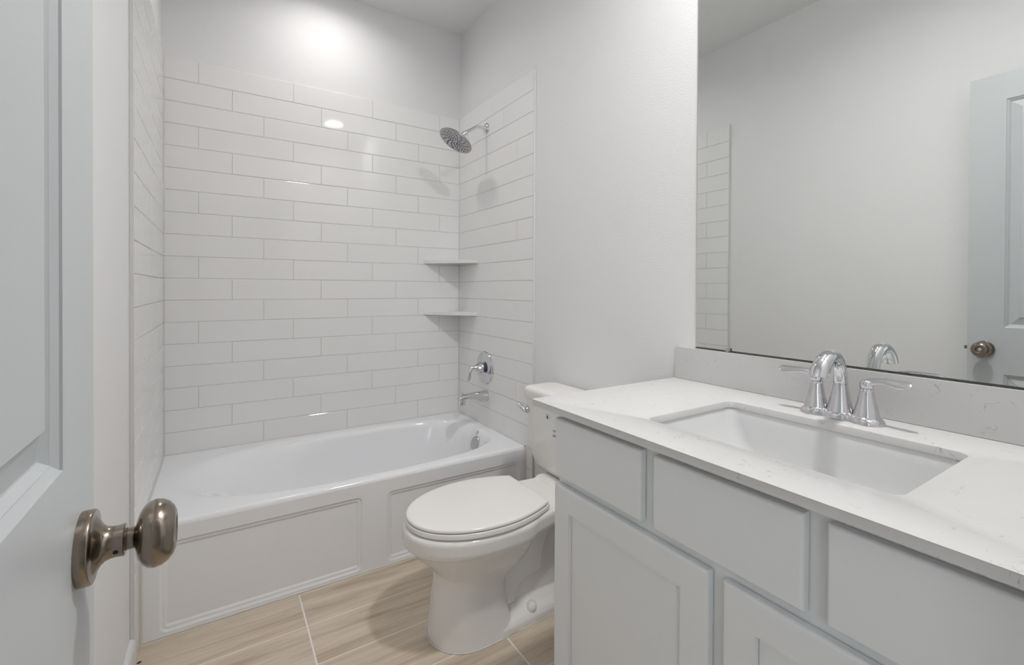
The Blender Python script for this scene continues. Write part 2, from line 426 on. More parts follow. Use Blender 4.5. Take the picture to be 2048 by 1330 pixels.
# apron: two halves, each a stepped recessed panel
ap = MB()
def panel(xa, xb, ox0, ox1, oz0, oz1):
    P = lambda l, y: [(p[0], y, p[1]) for p in l]
    ls = [P(rrect(xa, xb, 0.0, 0.362, 0.0004), TUB_F),
          P(rrect(ox0, ox1, oz0, oz1, 0.022), TUB_F),
          P(rrect(ox0 + 0.002, ox1 - 0.002, oz0 + 0.002, oz1 - 0.002, 0.021), TUB_F + 0.0012),
          P(rrect(ox0 + 0.0055, ox1 - 0.0055, oz0 + 0.0055, oz1 - 0.0055, 0.018), TUB_F + 0.0052),
          P(rrect(ox0 + 0.009, ox1 - 0.009, oz0 + 0.009, oz1 - 0.009, 0.015), TUB_F + 0.0058),
          P(rrect(ox0 + 0.015, ox1 - 0.015, oz0 + 0.015, oz1 - 0.015, 0.010), TUB_F + 0.0058),
          P(rrect(ox0 + 0.017, ox1 - 0.017, oz0 + 0.017, oz1 - 0.017, 0.008), TUB_F + 0.0070),
          P(rrect(ox0 + 0.0205, ox1 - 0.0205, oz0 + 0.0205, oz1 - 0.0205, 0.005), TUB_F + 0.0105),
          P(rrect(ox0 + 0.024, ox1 - 0.024, oz0 + 0.024, oz1 - 0.024, 0.004), TUB_F + 0.0110)]
    ap.loft(ls, cap0=False, cap1=True)
panel(X0, 0.769, 0.060, 0.719, 0.012, 0.314)
panel(0.769, X1, 0.819, 1.484, 0.012, 0.310)
apron = ap.build('apron', 'acrylic', smooth=40, flat=True)
# overflow plate and lever button on the sloping end
nx = Vector((-0.93, -0.04, 0.36)).normalized()
of = MB().lathe([(0.034, -0.004), (0.037, 0.0), (0.037, 0.007), (0.0345, 0.0095), (0.004, 0.0105), (0.0, 0.0103)], (1.4135, -0.444, 0.3135), nx, 40).build('overflow_cover', 'satin')
tag(of, 'round satin chrome overflow cover')
ob = MB().lathe([(0.0105, -0.003), (0.0115, 0.0), (0.0105, 0.005), (0.006, 0.007), (0.005, 0.0055), (0.0, 0.0055)], (1.4395, -0.4175, 0.3575), Vector((-0.75, 0, 0.66)), 24).build('overflow_button', 'chrome')
dr = MB().lathe([(0.035, 0.0), (0.035, 0.003), (0.03, 0.004), (0.0, 0.002)], (1.18, -0.405, 0.0695), (0, 0, 1), 32).build('drain', 'chrome')
fc = MB().tube([(X0, TUB_F - 0.001, 0.0015), (X1, TUB_F - 0.001, 0.0015)], 0.004, 8).tube([(X0 + 0.001, TUB_F - 0.0005, 0.0), (X0 + 0.001, TUB_F - 0.0005, 0.368)], 0.0055, 8).tube([(X1 - 0.001, TUB_F - 0.0005, 0.0), (X1 - 0.001, TUB_F - 0.0005, 0.368)], 0.0055, 8).build('caulk_bead', 'tub_caulk')
attach(tub, shell, apron, of, ob, dr, fc)

# ------------------------------------------------------------------ corner shelves
for i, (zt, lab) in enumerate(((1.340, 'upper white triangular corner shelf, below the shower head'), (1.025, 'lower white triangular corner shelf, above the shower valve'))):
    cx_, cy_ = W - T, -T
    a, b = (1.278 if i == 0 else 1.279), (-0.271 if i == 0 else -0.262)
    o = MB().prism([(cx_, cy_), (a, cy_), (a, cy_ - 0.004), (cx_ - 0.004, b), (cx_, b)], 'z', zt - 0.021, zt).build('corner_shelf', 'shelf', bevel=0.0015)
    tag(o, lab, 'shelf', 'corner shelves in the shower')

# ------------------------------------------------------------------ shower head
sy, sz, XW = -0.372, 2.086, W - T
sh = thing('rain_shower', (XW, sy, sz), 'round chrome rain shower head on a bent wall arm', 'shower head')
fla = MB().lathe([(0.031, 0), (0.0315, 0.003), (0.029, 0.008), (0.022, 0.013), (0.013, 0.016), (0.012, 0.018)], (XW, sy, sz), (-1, 0, 0), 36).build('wall_flange', 'chrome')
pth = [(XW - 0.005, sy, sz), (XW - 0.030, sy, sz + 0.001), (XW - 0.050, sy, sz + 0.001)]
for i in range(1, 9):
    t = radians(35) * i / 8; r = 0.04
    pth.append((XW - 0.050 - r * sin(t), sy, sz + 0.001 - r * (1 - cos(t))))
ex, ez = pth[-1][0], pth[-1][2]
t = radians(35); pth.append((ex - 0.075 * cos(t), sy, ez - 0.075 * sin(t)))
ARM_END = Vector(pth[-1])
arm = MB().tube(pth, 0.0088, 20).build('arm', 'chrome')
tilt = radians(31)
hn = Vector((-sin(tilt), 0, -cos(tilt)))           # spray direction
hc = Vector((1.3185, sy, 1.980))
HR = 0.098
ball = MB().lathe([(0.010, -0.010), (0.0135, -0.008), (0.0135, 0.002), (0.0125, 0.004), (0.0145, 0.006), (0.0145, 0.014), (0.011, 0.020), (0.011, 0.030)], ARM_END, (hc - hn * 0.030 - ARM_END), 28).build('swivel_joint', 'chrome')
head = MB().lathe([(0.012, -0.034), (0.016, -0.028), (0.024, -0.020), (0.06, -0.0135), (0.088, -0.010), (HR - 0.002, -0.0075), (HR, -0.004), (HR - 0.001, 0.0), (HR - 0.004, 0.0015), (0.0, 0.0015)], hc, hn, 56).build('spray_plate', 'spray')
tag(head, 'round chrome spray plate dotted with nozzles')
fa = hn.cross(Vector((0, 1, 0))).normalized(); fb = hn.cross(fa)
nm = MB().lathe([(0.0032, -0.001), (0.0032, 0.0008), (0.0022, 0.0016), (0.0, 0.0016)], (0, 0, 0), hn, 10).build('nozzle', 'rubber')
first = True
for k in range(13):
    for j in range(6):
        r = 0.016 + j * 0.0125
        if j == 0 and k % 2: continue
        a = 2 * pi * k / 13 + j * 0.13
        p = hc + hn * 0.0015 + fa * r * cos(a) + fb * r * sin(a)
        o = nm if first else nm.copy()
        if not first: COL.objects.link(o)
        first = False
        o.location = p; o.parent = head
attach(sh, fla, arm, ball, head)

# ------------------------------------------------------------------ shower valve
vy, vz = -0.367, 0.711
va = thing('shower_valve', (XW, vy, vz), 'round chrome shower valve with a drooping lever handle', 'valve')
esc = MB().lathe([(0.094, 0), (0.0945, 0.003), (0.092, 0.007), (0.084, 0.0090), (0.060, 0.0105), (0.056, 0.0130), (0.052, 0.0135), (0.040, 0.0125), (0.030, 0.0130)], (XW, vy, vz), (-1, 0, 0), 56).build('escutcheon', 'chrome')
slv = MB().lathe([(0.026, 0.010), (0.026, 0.03)], (XW, vy, vz), (-1, 0, 0), 32).build('valve_sleeve', 'label_dark')
cone = MB().lathe([(0.033, 0.026), (0.034, 0.029), (0.031, 0.036), (0.024, 0.05), (0.017, 0.064), (0.0135, 0.078), (0.012, 0.086), (0.0, 0.090)], (XW, vy, vz), (-1, 0, 0.06), 36)
cone.tube([(XW - 0.074, vy, vz + 0.006), (XW - 0.086, vy, vz + 0.004), (XW - 0.095, vy, vz - 0.006), (XW - 0.099, vy, vz - 0.025), (XW - 0.101, vy, vz - 0.045), (XW - 0.104, vy, vz - 0.062), (XW - 0.1045, vy, vz - 0.068)],
          [(0.011, 0.010), (0.011, 0.010), (0.0105, 0.009), (0.0095, 0.0075), (0.010, 0.0065), (0.009, 0.006), (0.004, 0.003)], 18, up=(0, 1, 0.01))
lev = cone.build('lever_handle', 'chrome', smooth=50)
attach(va, esc, slv, lev)

# ------------------------------------------------------------------ tub spout
ty, tz = -0.386, 0.552
ts = thing('tub_spout', (XW, ty, tz), 'chrome tub filler spout with a diverter knob on top', 'spout')
sb = MB()
secs = []
for x, zt, zb, hw in ((0.0, 0.031, -0.031, 0.030), (0.012, 0.031, -0.031, 0.030), (0.04, 0.031, -0.030, 0.029), (0.08, 0.029, -0.024, 0.027), (0.12, 0.026, -0.017, 0.025), (0.150, 0.023, -0.013, 0.0235), (0.168, 0.019, -0.010, 0.021), (0.178, 0.012, -0.006, 0.016)):
    cz_ = (zt + zb) / 2; hz = (zt - zb) / 2
    secs.append([(XW - x, ty + hw * copysign(abs(cos(2 * pi * i / 32)) ** 0.75, cos(2 * pi * i / 32)), tz + cz_ + hz * copysign(abs(sin(2 * pi * i / 32)) ** 0.75, sin(2 * pi * i / 32))) for i in range(32)])
sb.loft(secs)
sb.lathe([(0.0, 0.004), (0.020, 0.0), (0.0225, -0.006), (0.0225, -0.03), (0.023, -0.046), (0.019, -0.046), (0.018, -0.03)], (XW - 0.158, ty, tz + 0.016), (0, 0, 1), 30)
spo = sb.build('spout_body', 'chrome', smooth=50)
dv = MB().lathe([(0.0035, 0.0), (0.0035, 0.007), (0.0075, 0.009), (0.0085, 0.013), (0.007, 0.017), (0.0, 0.018)], (XW - 0.158, ty, tz + 0.018), (0, 0, 1), 20).build('diverter_knob', 'chrome')
attach(ts, spo, dv)

# ------------------------------------------------------------------ toilet
YC = -1.287
to = thing('toilet', (1.15, YC, 0), 'white two-piece toilet with the lid closed', 'toilet')
def egg(z, xf, xw, xb, hw, eb=0.6, ef=1.0, n=72):
    out = []
    for i in range(n):
        a = 2 * pi * i / n; c, s_ = cos(a), sin(a)
        if c < 0: x = xw - (xw - xf) * abs(c) ** ef; yy = hw * copysign(abs(s_) ** 0.92, s_)
        else: x = xw + (xb - xw) * abs(c) ** eb; yy = hw * copysign(abs(s_) ** (0.92 if eb > 0.9 else eb), s_)
        out.append((x, YC + yy, z))
    return out
bw = MB()
bw.loft([egg(0.0, 0.812, 0.95, 1.090, 0.130, 0.42), egg(0.02, 0.814, 0.95, 1.082, 0.128, 0.40), egg(0.08, 0.822, 0.94, 1.064, 0.122, 0.35), egg(0.14, 0.830, 0.945, 1.054, 0.118, 0.35), egg(0.185, 0.836, 0.95, 1.050, 0.118, 0.35),
         egg(0.200, 0.838, 0.95, 1.070, 0.119, 0.38), egg(0.218, 0.836, 0.955, 1.102, 0.122, 0.4), egg(0.240, 0.820, 0.96, 1.130, 0.131, 0.42), egg(0.265, 0.795, 0.97, 1.146, 0.146, 0.45), egg(0.29, 0.768, 0.98, 1.153, 0.161, 0.48),
         egg(0.31, 0.751, 0.985, 1.158, 0.172, 0.52), egg(0.322, 0.740, 0.99, 1.165, 0.179, 0.56), egg(0.330, 0.732, 0.99, 1.19, 0.186, 0.62), egg(0.342, 0.729, 0.99, 1.20, 0.189, 0.66), egg(0.374, 0.728, 0.99, 1.21, 0.190, 0.68), egg(0.383, 0.731, 0.99, 1.21, 0.187, 0.69), egg(0.388, 0.740, 0.99, 1.20, 0.178, 0.7)])
p1 = [(0.98, 0.085), (1.085, 0.085), (1.090, 0.115), (1.105, 0.140), (1.135, 0.155), (1.165, 0.160), (1.195, 0.163), (1.199, 0.200), (1.208, 0.245), (1.23, 0.29), (1.27, 0.325), (1.32, 0.345), (1.32, 0.375), (0.98, 0.375)]
bw.prism([(a, b) for a, b in p1], 'y', YC - 0.098, YC + 0.098)
bw.prism([(0.98, 0.0), (1.44, 0.0), (1.45, 0.30), (1.43, 0.375), (0.98, 0.375)], 'y', YC - 0.068, YC + 0.068)
# foot flange with sloping top
ft = [(-0.119, 0.0), (-0.119, 0.022), (-0.112, 0.034), (-0.09, 0.050), (-0.06, 0.078), (0.06, 0.078), (0.09, 0.050), (0.112, 0.034), (0.119, 0.022), (0.119, 0.0)]
bw.loft([[(x, YC + a * k, b) for a, b in ft] for x, k in ((0.95, 1.05), (1.05, 1.085), (1.09, 1.07), (1.15, 1.035), (1.25, 1.01), (1.38, 1.0), (1.42, 0.9))])
# deck under the tank
def deck(z, g):
    h = [(1.06, 0.180), (1.12, 0.170), (1.17, 0.159), (1.21, 0.150), (1.25, 0.142), (1.30, 0.136), (1.40, 0.130), (1.47, 0.126), (1.49, 0.110)]
    return [(x, YC - w - g, z) for x, w in h] + [(x, YC + w + g, z) for x, w in h[::-1]]
bw.loft([deck(0.326, -0.012), deck(0.333, -0.004), deck(0.345, 0.0), deck(0.376, 0.0), deck(0.384, -0.003), deck(0.388, -0.010)])
bw.loft([[(p[0], p[1], z) for p in rrect(1.318 + i, 1.495, YC - 0.133 + i, YC + 0.133 - i, 0.02)] for z, i in ((0.37, 0.0), (0.391, 0.0), (0.396, 0.004))])
bowl = bw.build('bowl', 'porcelain', remesh=0.003)
tk = MB()
tk.loft([[(p[0], p[1], z) for p in rrect(x0, x1, YC - w, YC + w, r, 8)] for z, x0, x1, w, r in
         ((0.396, 1.385, 1.500, 0.175, 0.03), (0.404, 1.374, 1.505, 0.198, 0.035), (0.425, 1.364, 1.508, 0.219, 0.035), (0.465, 1.359, 1.51, 0.232, 0.032), (0.54, 1.355, 1.51, 0.242, 0.03), (0.63, 1.351, 1.51, 0.247, 0.028), (0.694, 1.349, 1.51, 0.249, 0.028))])
tank = tk.build('tank', 'porcelain', smooth=50)
tl = MB().loft([[(p[0], p[1], z) for p in rrect(1.336 + i, 1.516 - i, YC - 0.260 + i, YC + 0.260 - i, 0.035, 8)] for z, i in ((0.692, 0.010), (0.695, 0.004), (0.700, 0.001), (0.728, 0.0), (0.738, 0.002), (0.7445, 0.008), (0.7475, 0.018), (0.749, 0.04))])
tlid = tl.build('tank_lid', 'porcelain', smooth=60)
def seat_loop(z, g, back=1.203, bh=0.134):
    """outline of the seat and lid: rounded front, straight back edge"""
    pts = []
    n = 64
    for i in range(n + 1):
        a = pi / 2 + pi * i / n
        c, s_ = cos(a), sin(a)
        pts.append((1.005 + (0.266 + g) * copysign(abs(c) ** 0.96, c), YC + (0.188 + g) * copysign(abs(s_) ** 0.96, s_), z))
    for i in range(1, 13):
        t = i / 12
        x = 1.005 + (back + g - 1.005) * t; hw = 0.188 - (0.188 - bh) * t ** 1.9
        pts.append((x, YC - (hw + g), z))
    for i in range(12, 0, -1):
        t = i / 12
        x = 1.005 + (back + g - 1.005) * t; hw = 0.188 - (0.188 - bh) * t ** 1.9
        pts.append((x, YC + (hw + g), z))
    return pts
seat = MB().loft([seat_loop(0.3885, -0.016), seat_loop(0.3915, -0.012), seat_loop(0.3920, -0.001), seat_loop(0.3930, 0.001), seat_loop(0.4070, 0.0018), seat_loop(0.4085, 0.0005), seat_loop(0.4090, -0.004), seat_loop(0.4090, -0.014), seat_loop(0.4110, -0.016)]).build('seat', 'seat', smooth=60)
lid = MB().loft([seat_loop(0.4100, -0.013), seat_loop(0.4120, -0.012), seat_loop(0.4122, -0.002), seat_loop(0.4130, -0.0005), seat_loop(0.4180, -0.0005), seat_loop(0.4205, -0.002), seat_loop(0.4220, -0.006), seat_loop(0.4230, -0.016), seat_loop(0.4242, -0.05), seat_loop(0.4255, -0.11)]).build('lid', 'seat', smooth=60)
hinges = []
for s_ in (-1, 1):
    hinges.append(MB().box(1.195, 1.228, YC + s_ * 0.078 - 0.013, YC + s_ * 0.078 + 0.013, 0.386, 0.404).build('hinge', 'seat', bevel=0.005, seg=3))
    hinges.append(MB().lathe([(0.019, 0), (0.0195, 0.006), (0.017, 0.016), (0.011, 0.022), (0.0, 0.0245)], (1.152, YC + s_ * 0.099, 0.040), (0, s_ * 0.35, 0.94), 24).build('bolt_cap', 'porcelain', smooth=60))
flv = MB().lathe([(0.0155, 0), (0.016, 0.004), (0.0135, 0.010), (0.0115, 0.014), (0.0105, 0.022), (0.0, 0.024)], (1.351, YC + 0.226, 0.645), (-1, 0, 0), 24)
flv.tube([(1.336, YC + 0.226, 0.645), (1.328, YC + 0.231, 0.650), (1.322, YC + 0.244, 0.660), (1.320, YC + 0.254, 0.666), (1.3195, YC + 0.258, 0.668)], [0.010, 0.011, 0.0105, 0.0095, 0.005], 16)
flush = flv.build('flush_lever', 'chrome', smooth=50); tag(flush, 'small chrome flush lever')
stk = MB().lathe([(0.0165, 0), (0.0165, 0.0006), (0.0, 0.0006)], (1.3503, YC + 0.081, 0.645), (-1, 0, 0), 32).build('round_sticker', 'label_white')
drop = [(0.0, 0.010)] + [(0.0055 * cos(radians(a)), -0.003 + 0.0055 * sin(radians(a))) for a in range(30, -215, -15)]
dp = MB().prism([(YC + 0.081 + p[0], 0.645 + p[1]) for p in drop], 'x', 1.3494, 1.3496).build('drop_print', 'label_dark', smooth=0); dp.parent = stk
lb = MB().box(1.3522, 1.3530, YC - 0.03, YC + 0.048, 0.572, 0.602).build('paper_label', 'label_white')
lb2 = MB().box(1.3516, 1.3520, YC - 0.028, YC + 0.046, 0.574, 0.581); lb2.box(1.3516, 1.3520, YC - 0.028, YC + 0.046, 0.596, 0.600)
lb2 = lb2.build('label_print', 'label_grey', smooth=0); lb2.parent = lb
# caulk round the foot
cf = []
for i in range(60):
    a = 2 * pi * i / 60
for p in egg(0.002, 0.8105, 0.95, 1.09, 0.1315, 0.42, n=72): cf.append(p)
fr = [p for p in cf if p[0] <= 1.055]
fr.sort(key=lambda p: atan2(p[1] - YC, -(p[0] - 0.95)))
path = [(1.40, YC - 0.120, 0.001), (1.25, YC - 0.1215, 0.001), (1.15, YC - 0.1245, 0.001), (1.10, YC - 0.1275, 0.001)] + fr + [(1.10, YC + 0.1275, 0.001), (1.15, YC + 0.1245, 0.001), (1.25, YC + 0.1215, 0.001), (1.40, YC + 0.120, 0.001)]
caulk = MB().tube(path, 0.0023, 8, up=(0, 0, 1)).build('caulk_bead', 'caulk')
attach(to, bowl, tank, tlid, seat, lid, *hinges, flush, stk, lb, caulk)

# ------------------------------------------------------------------ vanity cabinet
VY0, VY1 = -2.785, -1.772                       # right and left ends
XD, XFR = 0.960, 0.979                          # faces of doors, of the face frame
vn = thing('vanity_cabinet', (1.25, (VY0 + VY1) / 2, 0), 'light grey painted vanity cabinet with drawer fronts over shaker doors', 'cabinet')
cb = MB()
cb.box(XFR, 1.0, VY0, VY1, 0.10, 0.857)                       # face frame
cb.box(1.0, W - 0.003, VY1 - 0.016, VY1, 0.0, 0.857); cb.box(1.0, W - 0.003, VY0, VY0 + 0.016, 0.0, 0.857)
cb.box(1.05, 1.065, VY0 + 0.016, VY1 - 0.016, 0.0, 0.10); cb.box(1.0, W - 0.003, VY0 + 0.016, VY1 - 0.016, 0.10, 0.115)
carc = cb.build('carcass', 'cabinet', smooth=30, bevel=0.0008)
parts = [carc]
def slab(name, y0, y1, z0, z1):
    y0, y1 = sorted((y0, y1)); b = 0.0095
    P = lambda i, x: [(x, p[0], p[1]) for p in rrect(y0 + i, y1 - i, z0 + i, z1 - i, 0.0015, 2)]
    return MB().loft([P(0, XFR - 0.0028), P(0, XD + 0.006), P(0.0006, XD + 0.0038), P(0.002, XD + 0.0016), P(0.004, XD + 0.0003), P(0.0055, XD)]).build(name, 'cabinet', smooth=50, flat=True)
for (a, c) in ((-2.072, -1.776), (-2.396, -2.104), (-2.722, -2.427)):
    parts.append(slab('drawer_front', a, c, 0.684, 0.834))
for (a, c) in ((-2.233, -1.774), (-2.722, -2.262)):
    z0, z1 = 0.118, 0.664; st = 0.060; b = 0.0075
    P = lambda y0, y1, za, zb, x: [(x, p[0], p[1]) for p in rrect(y0, y1, za, zb, 0.001, 2)]
    d = MB().loft([P(a, c, z0, z1, XFR - 0.0028), P(a, c, z0, z1, XD + 0.006), P(a + 0.0006, c - 0.0006, z0 + 0.0006, z1 - 0.0006, XD + 0.0038), P(a + 0.002, c - 0.002, z0 + 0.002, z1 - 0.002, XD + 0.0016), P(a + 0.004, c - 0.004, z0 + 0.004, z1 - 0.004, XD + 0.0003), P(a + 0.0055, c - 0.0055, z0 + 0.0055, z1 - 0.0055, XD),
                   P(a + st - 0.0005, c - st + 0.0005, z0 + st, z1 - st, XD), P(a + st, c - st, z0 + st, z1 - st, XD + 0.001), P(a + st, c - st, z0 + st, z1 - st, XD + 0.0155)], cap1=False).build('door', 'cabinet', smooth=35, flat=True)
    pn = MB().box(XD + 0.011, XD + 0.0158, a + st + 0.0009, c - st - 0.0009, z0 + st + 0.0009, z1 - st - 0.0009).build('recessed_panel', 'cabinet'); pn.parent = d
    parts.append(d)
attach(vn, *parts)

# ------------------------------------------------------------------ worktop, backsplash, basin
CY0, CY1, CT = -2.797, -1.7165, 0.0166
SX0, SX1, SY0, SY1 = 1.043, 1.365, -2.487, -2.010
def hole_slab(z0, z1):
    mb = MB(); n = 6
    o0 = rrect(XCF, W - 0.0005, CY0, CY1, 0.0025, n); i0 = rrect(SX0, SX1, SY0, SY1, 0.022, n)
    P = lambda l, z: [(p[0], p[1], z) for p in l]
    def sh(l, k, inner):
        cx_ = sum(p[0] for p in l) / len(l); cy_ = sum(p[1] for p in l) / len(l); d = k if inner else -k
        return [(p[0] + copysign(d, p[0] - cx_), p[1] + copysign(d, p[1] - cy_)) for p in l]
    e = 0.0015
    mb.loft([P(i0, z0), P(i0, z1 - e), P(sh(i0, e * 0.4, True), z1 - e * 0.3), P(sh(i0, e, True), z1),
             P(sh(o0, e, False), z1), P(sh(o0, e * 0.4, False), z1 - e * 0.3), P(o0, z1 - e), P(o0, z0)], ring=True)
    return mb
tag(hole_slab(ZC - CT, ZC).build('worktop', 'quartz', smooth=40), 'white grey-veined quartz worktop on the vanity, cut out for the basin', 'worktop')
tag(MB().box(1.5055, W - 0.0004, CY0, CY1, ZC + 0.0004, 0.979).build('backsplash', 'quartz', bevel=0.001), 'low white quartz backsplash strip under the mirror', 'backsplash')
bz = ZC - CT - 0.0006
b0 = 0.004
sk = MB()
def sl(i, z, r): return [(p[0], p[1], z) for p in rrect(SX0 - b0 + i[0], SX1 + b0 - i[1], SY0 - b0 + i[2], SY1 + b0 - i[3], r, 6)]
sk.loft([sl((-0.02,) * 4, bz - 0.012, 0.03), sl((-0.02,) * 4, bz, 0.03), sl((0, 0, 0, 0), bz, 0.026), sl((0.002,) * 4, bz - 0.004, 0.026), sl((0.006, 0.006, 0.008, 0.008), bz - 0.03, 0.028), sl((0.012, 0.010, 0.030, 0.030), bz - 0.075, 0.034),
         sl((0.018, 0.014, 0.055, 0.055), bz - 0.11, 0.04), sl((0.03, 0.024, 0.085, 0.085), bz - 0.127, 0.045), sl((0.06, 0.05, 0.13, 0.13), bz - 0.133, 0.045), sl((0.13, 0.12, 0.2, 0.2), bz - 0.135, 0.04)], cap0=False)
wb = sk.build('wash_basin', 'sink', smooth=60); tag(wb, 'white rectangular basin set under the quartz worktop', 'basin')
wdn = MB().lathe([(0.022, 0), (0.022, 0.002), (0.018, 0.003), (0.0, 0.001)], ((SX0 + SX1) / 2, (SY0 + SY1) / 2, bz - 0.1345), (0, 0, 1), 28).build('drain', 'chrome'); wdn.parent = wb

# ------------------------------------------------------------------ basin faucet
FX, FY = 1.432, -2.246
fa_ = thing('basin_faucet', (FX, FY, ZC), 'chrome two-handle faucet behind the basin', 'faucet')
def peanut(z, k):
    out = []
    for i in range(96):
        a = 2 * pi * i / 96
        yy = 0.0865 * k * copysign(abs(cos(a)) ** 0.8, cos(a))
        w = (0.034 - 0.009 * math.exp(-(abs(yy) - 0.024) ** 2 / 0.00016)) * k
        if abs(yy) > 0.052 * k: w *= sqrt(max(0.0, 1 - ((abs(yy) - 0.052 * k) / (0.03451 * k)) ** 2.2))
        out.append((FX + w * copysign(min(1, abs(sin(a)) ** 0.6), sin(a)) if abs(yy) <= 0.052 * k else FX + w * copysign(1, sin(a)), FY + yy, z))
    return out
fb_ = MB().loft([peanut(ZC + 0.0003, 1.0), peanut(ZC + 0.004, 1.0), peanut(ZC + 0.008, 0.975), peanut(ZC + 0.012, 0.93), peanut(ZC + 0.0155, 0.87), peanut(ZC + 0.017, 0.80)]).build('base_plate', 'chrome', smooth=70)
fparts = [fb_]
for s_ in (1, -1):
    cy_ = FY + s_ * 0.052
    st_ = MB().lathe([(0.0265, 0.010), (0.0258, 0.016), (0.0240, 0.023), (0.0210, 0.034), (0.0178, 0.047), (0.0152, 0.060), (0.0138, 0.070), (0.0132, 0.0765), (0.0122, 0.0772)], (FX, cy_, ZC), (0, 0, 1), 36).build('handle_stem', 'chrome', smooth=50)
    hd = MB().lathe([(0.0122, 0.0776), (0.0134, 0.0784), (0.0136, 0.084), (0.0132, 0.0900), (0.0110, 0.0940), (0.006, 0.096), (0.0, 0.0965)], (FX, cy_, ZC), (0, 0, 1), 32)
    d = Vector((-0.12, s_, 0)).normalized()
    pts, rr = [], []
    for t, z, ra, rb in ((-0.009, 0.0850, 0.0085, 0.0075), (0.000, 0.0895, 0.0105, 0.0075), (0.010, 0.0935, 0.0105, 0.0056), (0.020, 0.0965, 0.0098, 0.0044), (0.032, 0.0980, 0.0095, 0.0038), (0.045, 0.0975, 0.0105, 0.0035), (0.057, 0.0965, 0.0122, 0.0034), (0.068, 0.0960, 0.0128, 0.0033), (0.077, 0.0965, 0.0112, 0.0029), (0.082, 0.0972, 0.0080, 0.0022), (0.0845, 0.0978, 0.0035, 0.0012)):
        pts.append((FX + d.x * t, cy_ + d.y * t, ZC + z)); rr.append((ra, rb))
    hd.tube(pts, rr, 20, up=(-0.62, 0, 0.78))
    fparts += [st_, hd.build('handle', 'chrome', smooth=60)]
sp = MB()
SPP = ((1.4320, 0.884, .0290), (1.4320, 0.893, .0272), (1.4320, 0.906, .0238), (1.4320, 0.922, .0200), (1.4320, 0.938, .0168), (1.4318, 0.954, .0148), (1.4300, 0.972, .0140), (1.4250, 0.990, .0141), (1.4150, 1.0055, .0147), (1.4010, 1.0160, .0154), (1.3850, 1.0200, .0162), (1.3690, 1.0180, .0171), (1.3550, 1.0115, .0180), (1.3435, 1.0020, .0188), (1.3350, 0.9910, .0194))
sp.tube([(x, FY, z) for x, z, r in SPP], [r for x, z, r in SPP], 32, up=(0, 1, 0), cap=False)
sp.f.insert(0, tuple(range(32))[::-1]); sp.m.insert(0, 0)
# the outlet is cut off nearly level
last = [Vector(p) for p in sp.v[-32:]]; cc = sum(last, Vector()) / 32; sd = Vector((-0.42, 0, -0.91))
cut = []; base_z = 0.9800
pn_ = Vector((-0.10, 0, -0.995)); pc = Vector((1.3255, FY, 0.9795))
for p in last:
    t = (pc - p).dot(pn_) / sd.dot(pn_); cut.append(p + sd * t)
k0 = len(sp.v) - 32
sp.v += [tuple(p) for p in cut]
for i in range(32):
    sp.f.append((k0 + i, k0 + (i + 1) % 32, k0 + 32 + (i + 1) % 32, k0 + 32 + i)); sp.m.append(0)
ci = sum(cut, Vector()) / 32
rim_ = [ci + (p - ci) * 0.86 for p in cut]; rin_ = [p + Vector((0, 0, 0.006)) for p in rim_]
k1 = k0 + 32
sp.v += [tuple(p) for p in rim_] + [tuple(p) for p in rin_]
for a_ in (k1, k1 + 32):
    for i in range(32):
        sp.f.append((a_ + i, a_ + (i + 1) % 32, a_ + 32 + (i + 1) % 32, a_ + 32 + i)); sp.m.append(0)
sp.f.append(tuple(k1 + 64 + i for i in range(32))); sp.m.append(0)
spt = sp.build('spout', 'chrome', smooth=60)
ae = MB().lathe([(0.0115, -0.003), (0.0115, 0.005), (0.0095, 0.006), (0.0, 0.0055)], ci + Vector((0, 0, 0.0062)), pn_, 24).build('aerator', 'rubber'); ae.parent = spt
fparts.append(spt)
lr = MB().lathe([(0.0028, 0), (0.0028, 0.022), (0.0055, 0.024), (0.006, 0.03), (0.004, 0.034), (0, 0.0345)], (FX + 0.024, FY, ZC + 0.010), (0, 0, 1), 18).build('lift_rod', 'chrome')
fparts.append(lr)
attach(fa_, *fparts)

# ------------------------------------------------------------------ mirror
MY0, MY1, MZ0, MZ1 = -2.72, -1.789, 0.9835, 2.25
mi = thing('wall_mirror', (W, (MY0 + MY1) / 2, MZ0), 'large frameless wall mirror above the backsplash', 'mirror')
mp = MB()
mp.box(W - 0.0055, W - 0.0004, MY0, MY1, MZ0 - 0.0002, MZ1, mi=1)
mp.loft([[(W - 0.0055, y, z) for y, z in ((MY0, MZ0), (MY1, MZ0), (MY1, MZ1), (MY0, MZ1))], [(W - 0.0062, y, z) for y, z in ((MY0 + 0.0008, MZ0 + 0.0008), (MY1 - 0.0008, MZ0 + 0.0008), (MY1 - 0.0008, MZ1 - 0.0008), (MY0 + 0.0008, MZ1 - 0.0008))]], cap0=False)
glass = mp.build('glass', ['mirror', 'mirror_edge'], smooth=0)
chn = MB().box(W - 0.0085, W - 0.0064, MY0, MY1, 0.9800, 0.9818); chn.box(W - 0.0085, W - 0.0004, MY0, MY1, 0.9792, 0.9800)
chn = chn.build('bottom_channel', 'mirror_edge')
tag(chn, 'thin black channel along the bottom edge')
clips = []
for yy in (-1.902, -2.61):
    c = MB().box(W - 0.011, W - 0.0066, yy - 0.006, yy + 0.006, 0.9805, 0.9905); c.box(W - 0.0115, W - 0.0088, yy - 0.011, yy - 0.0062, 0.9825, 0.9925)
    clips.append(c.build('clip', 'satin', bevel=0.001))
attach(mi, glass, chn, *clips)

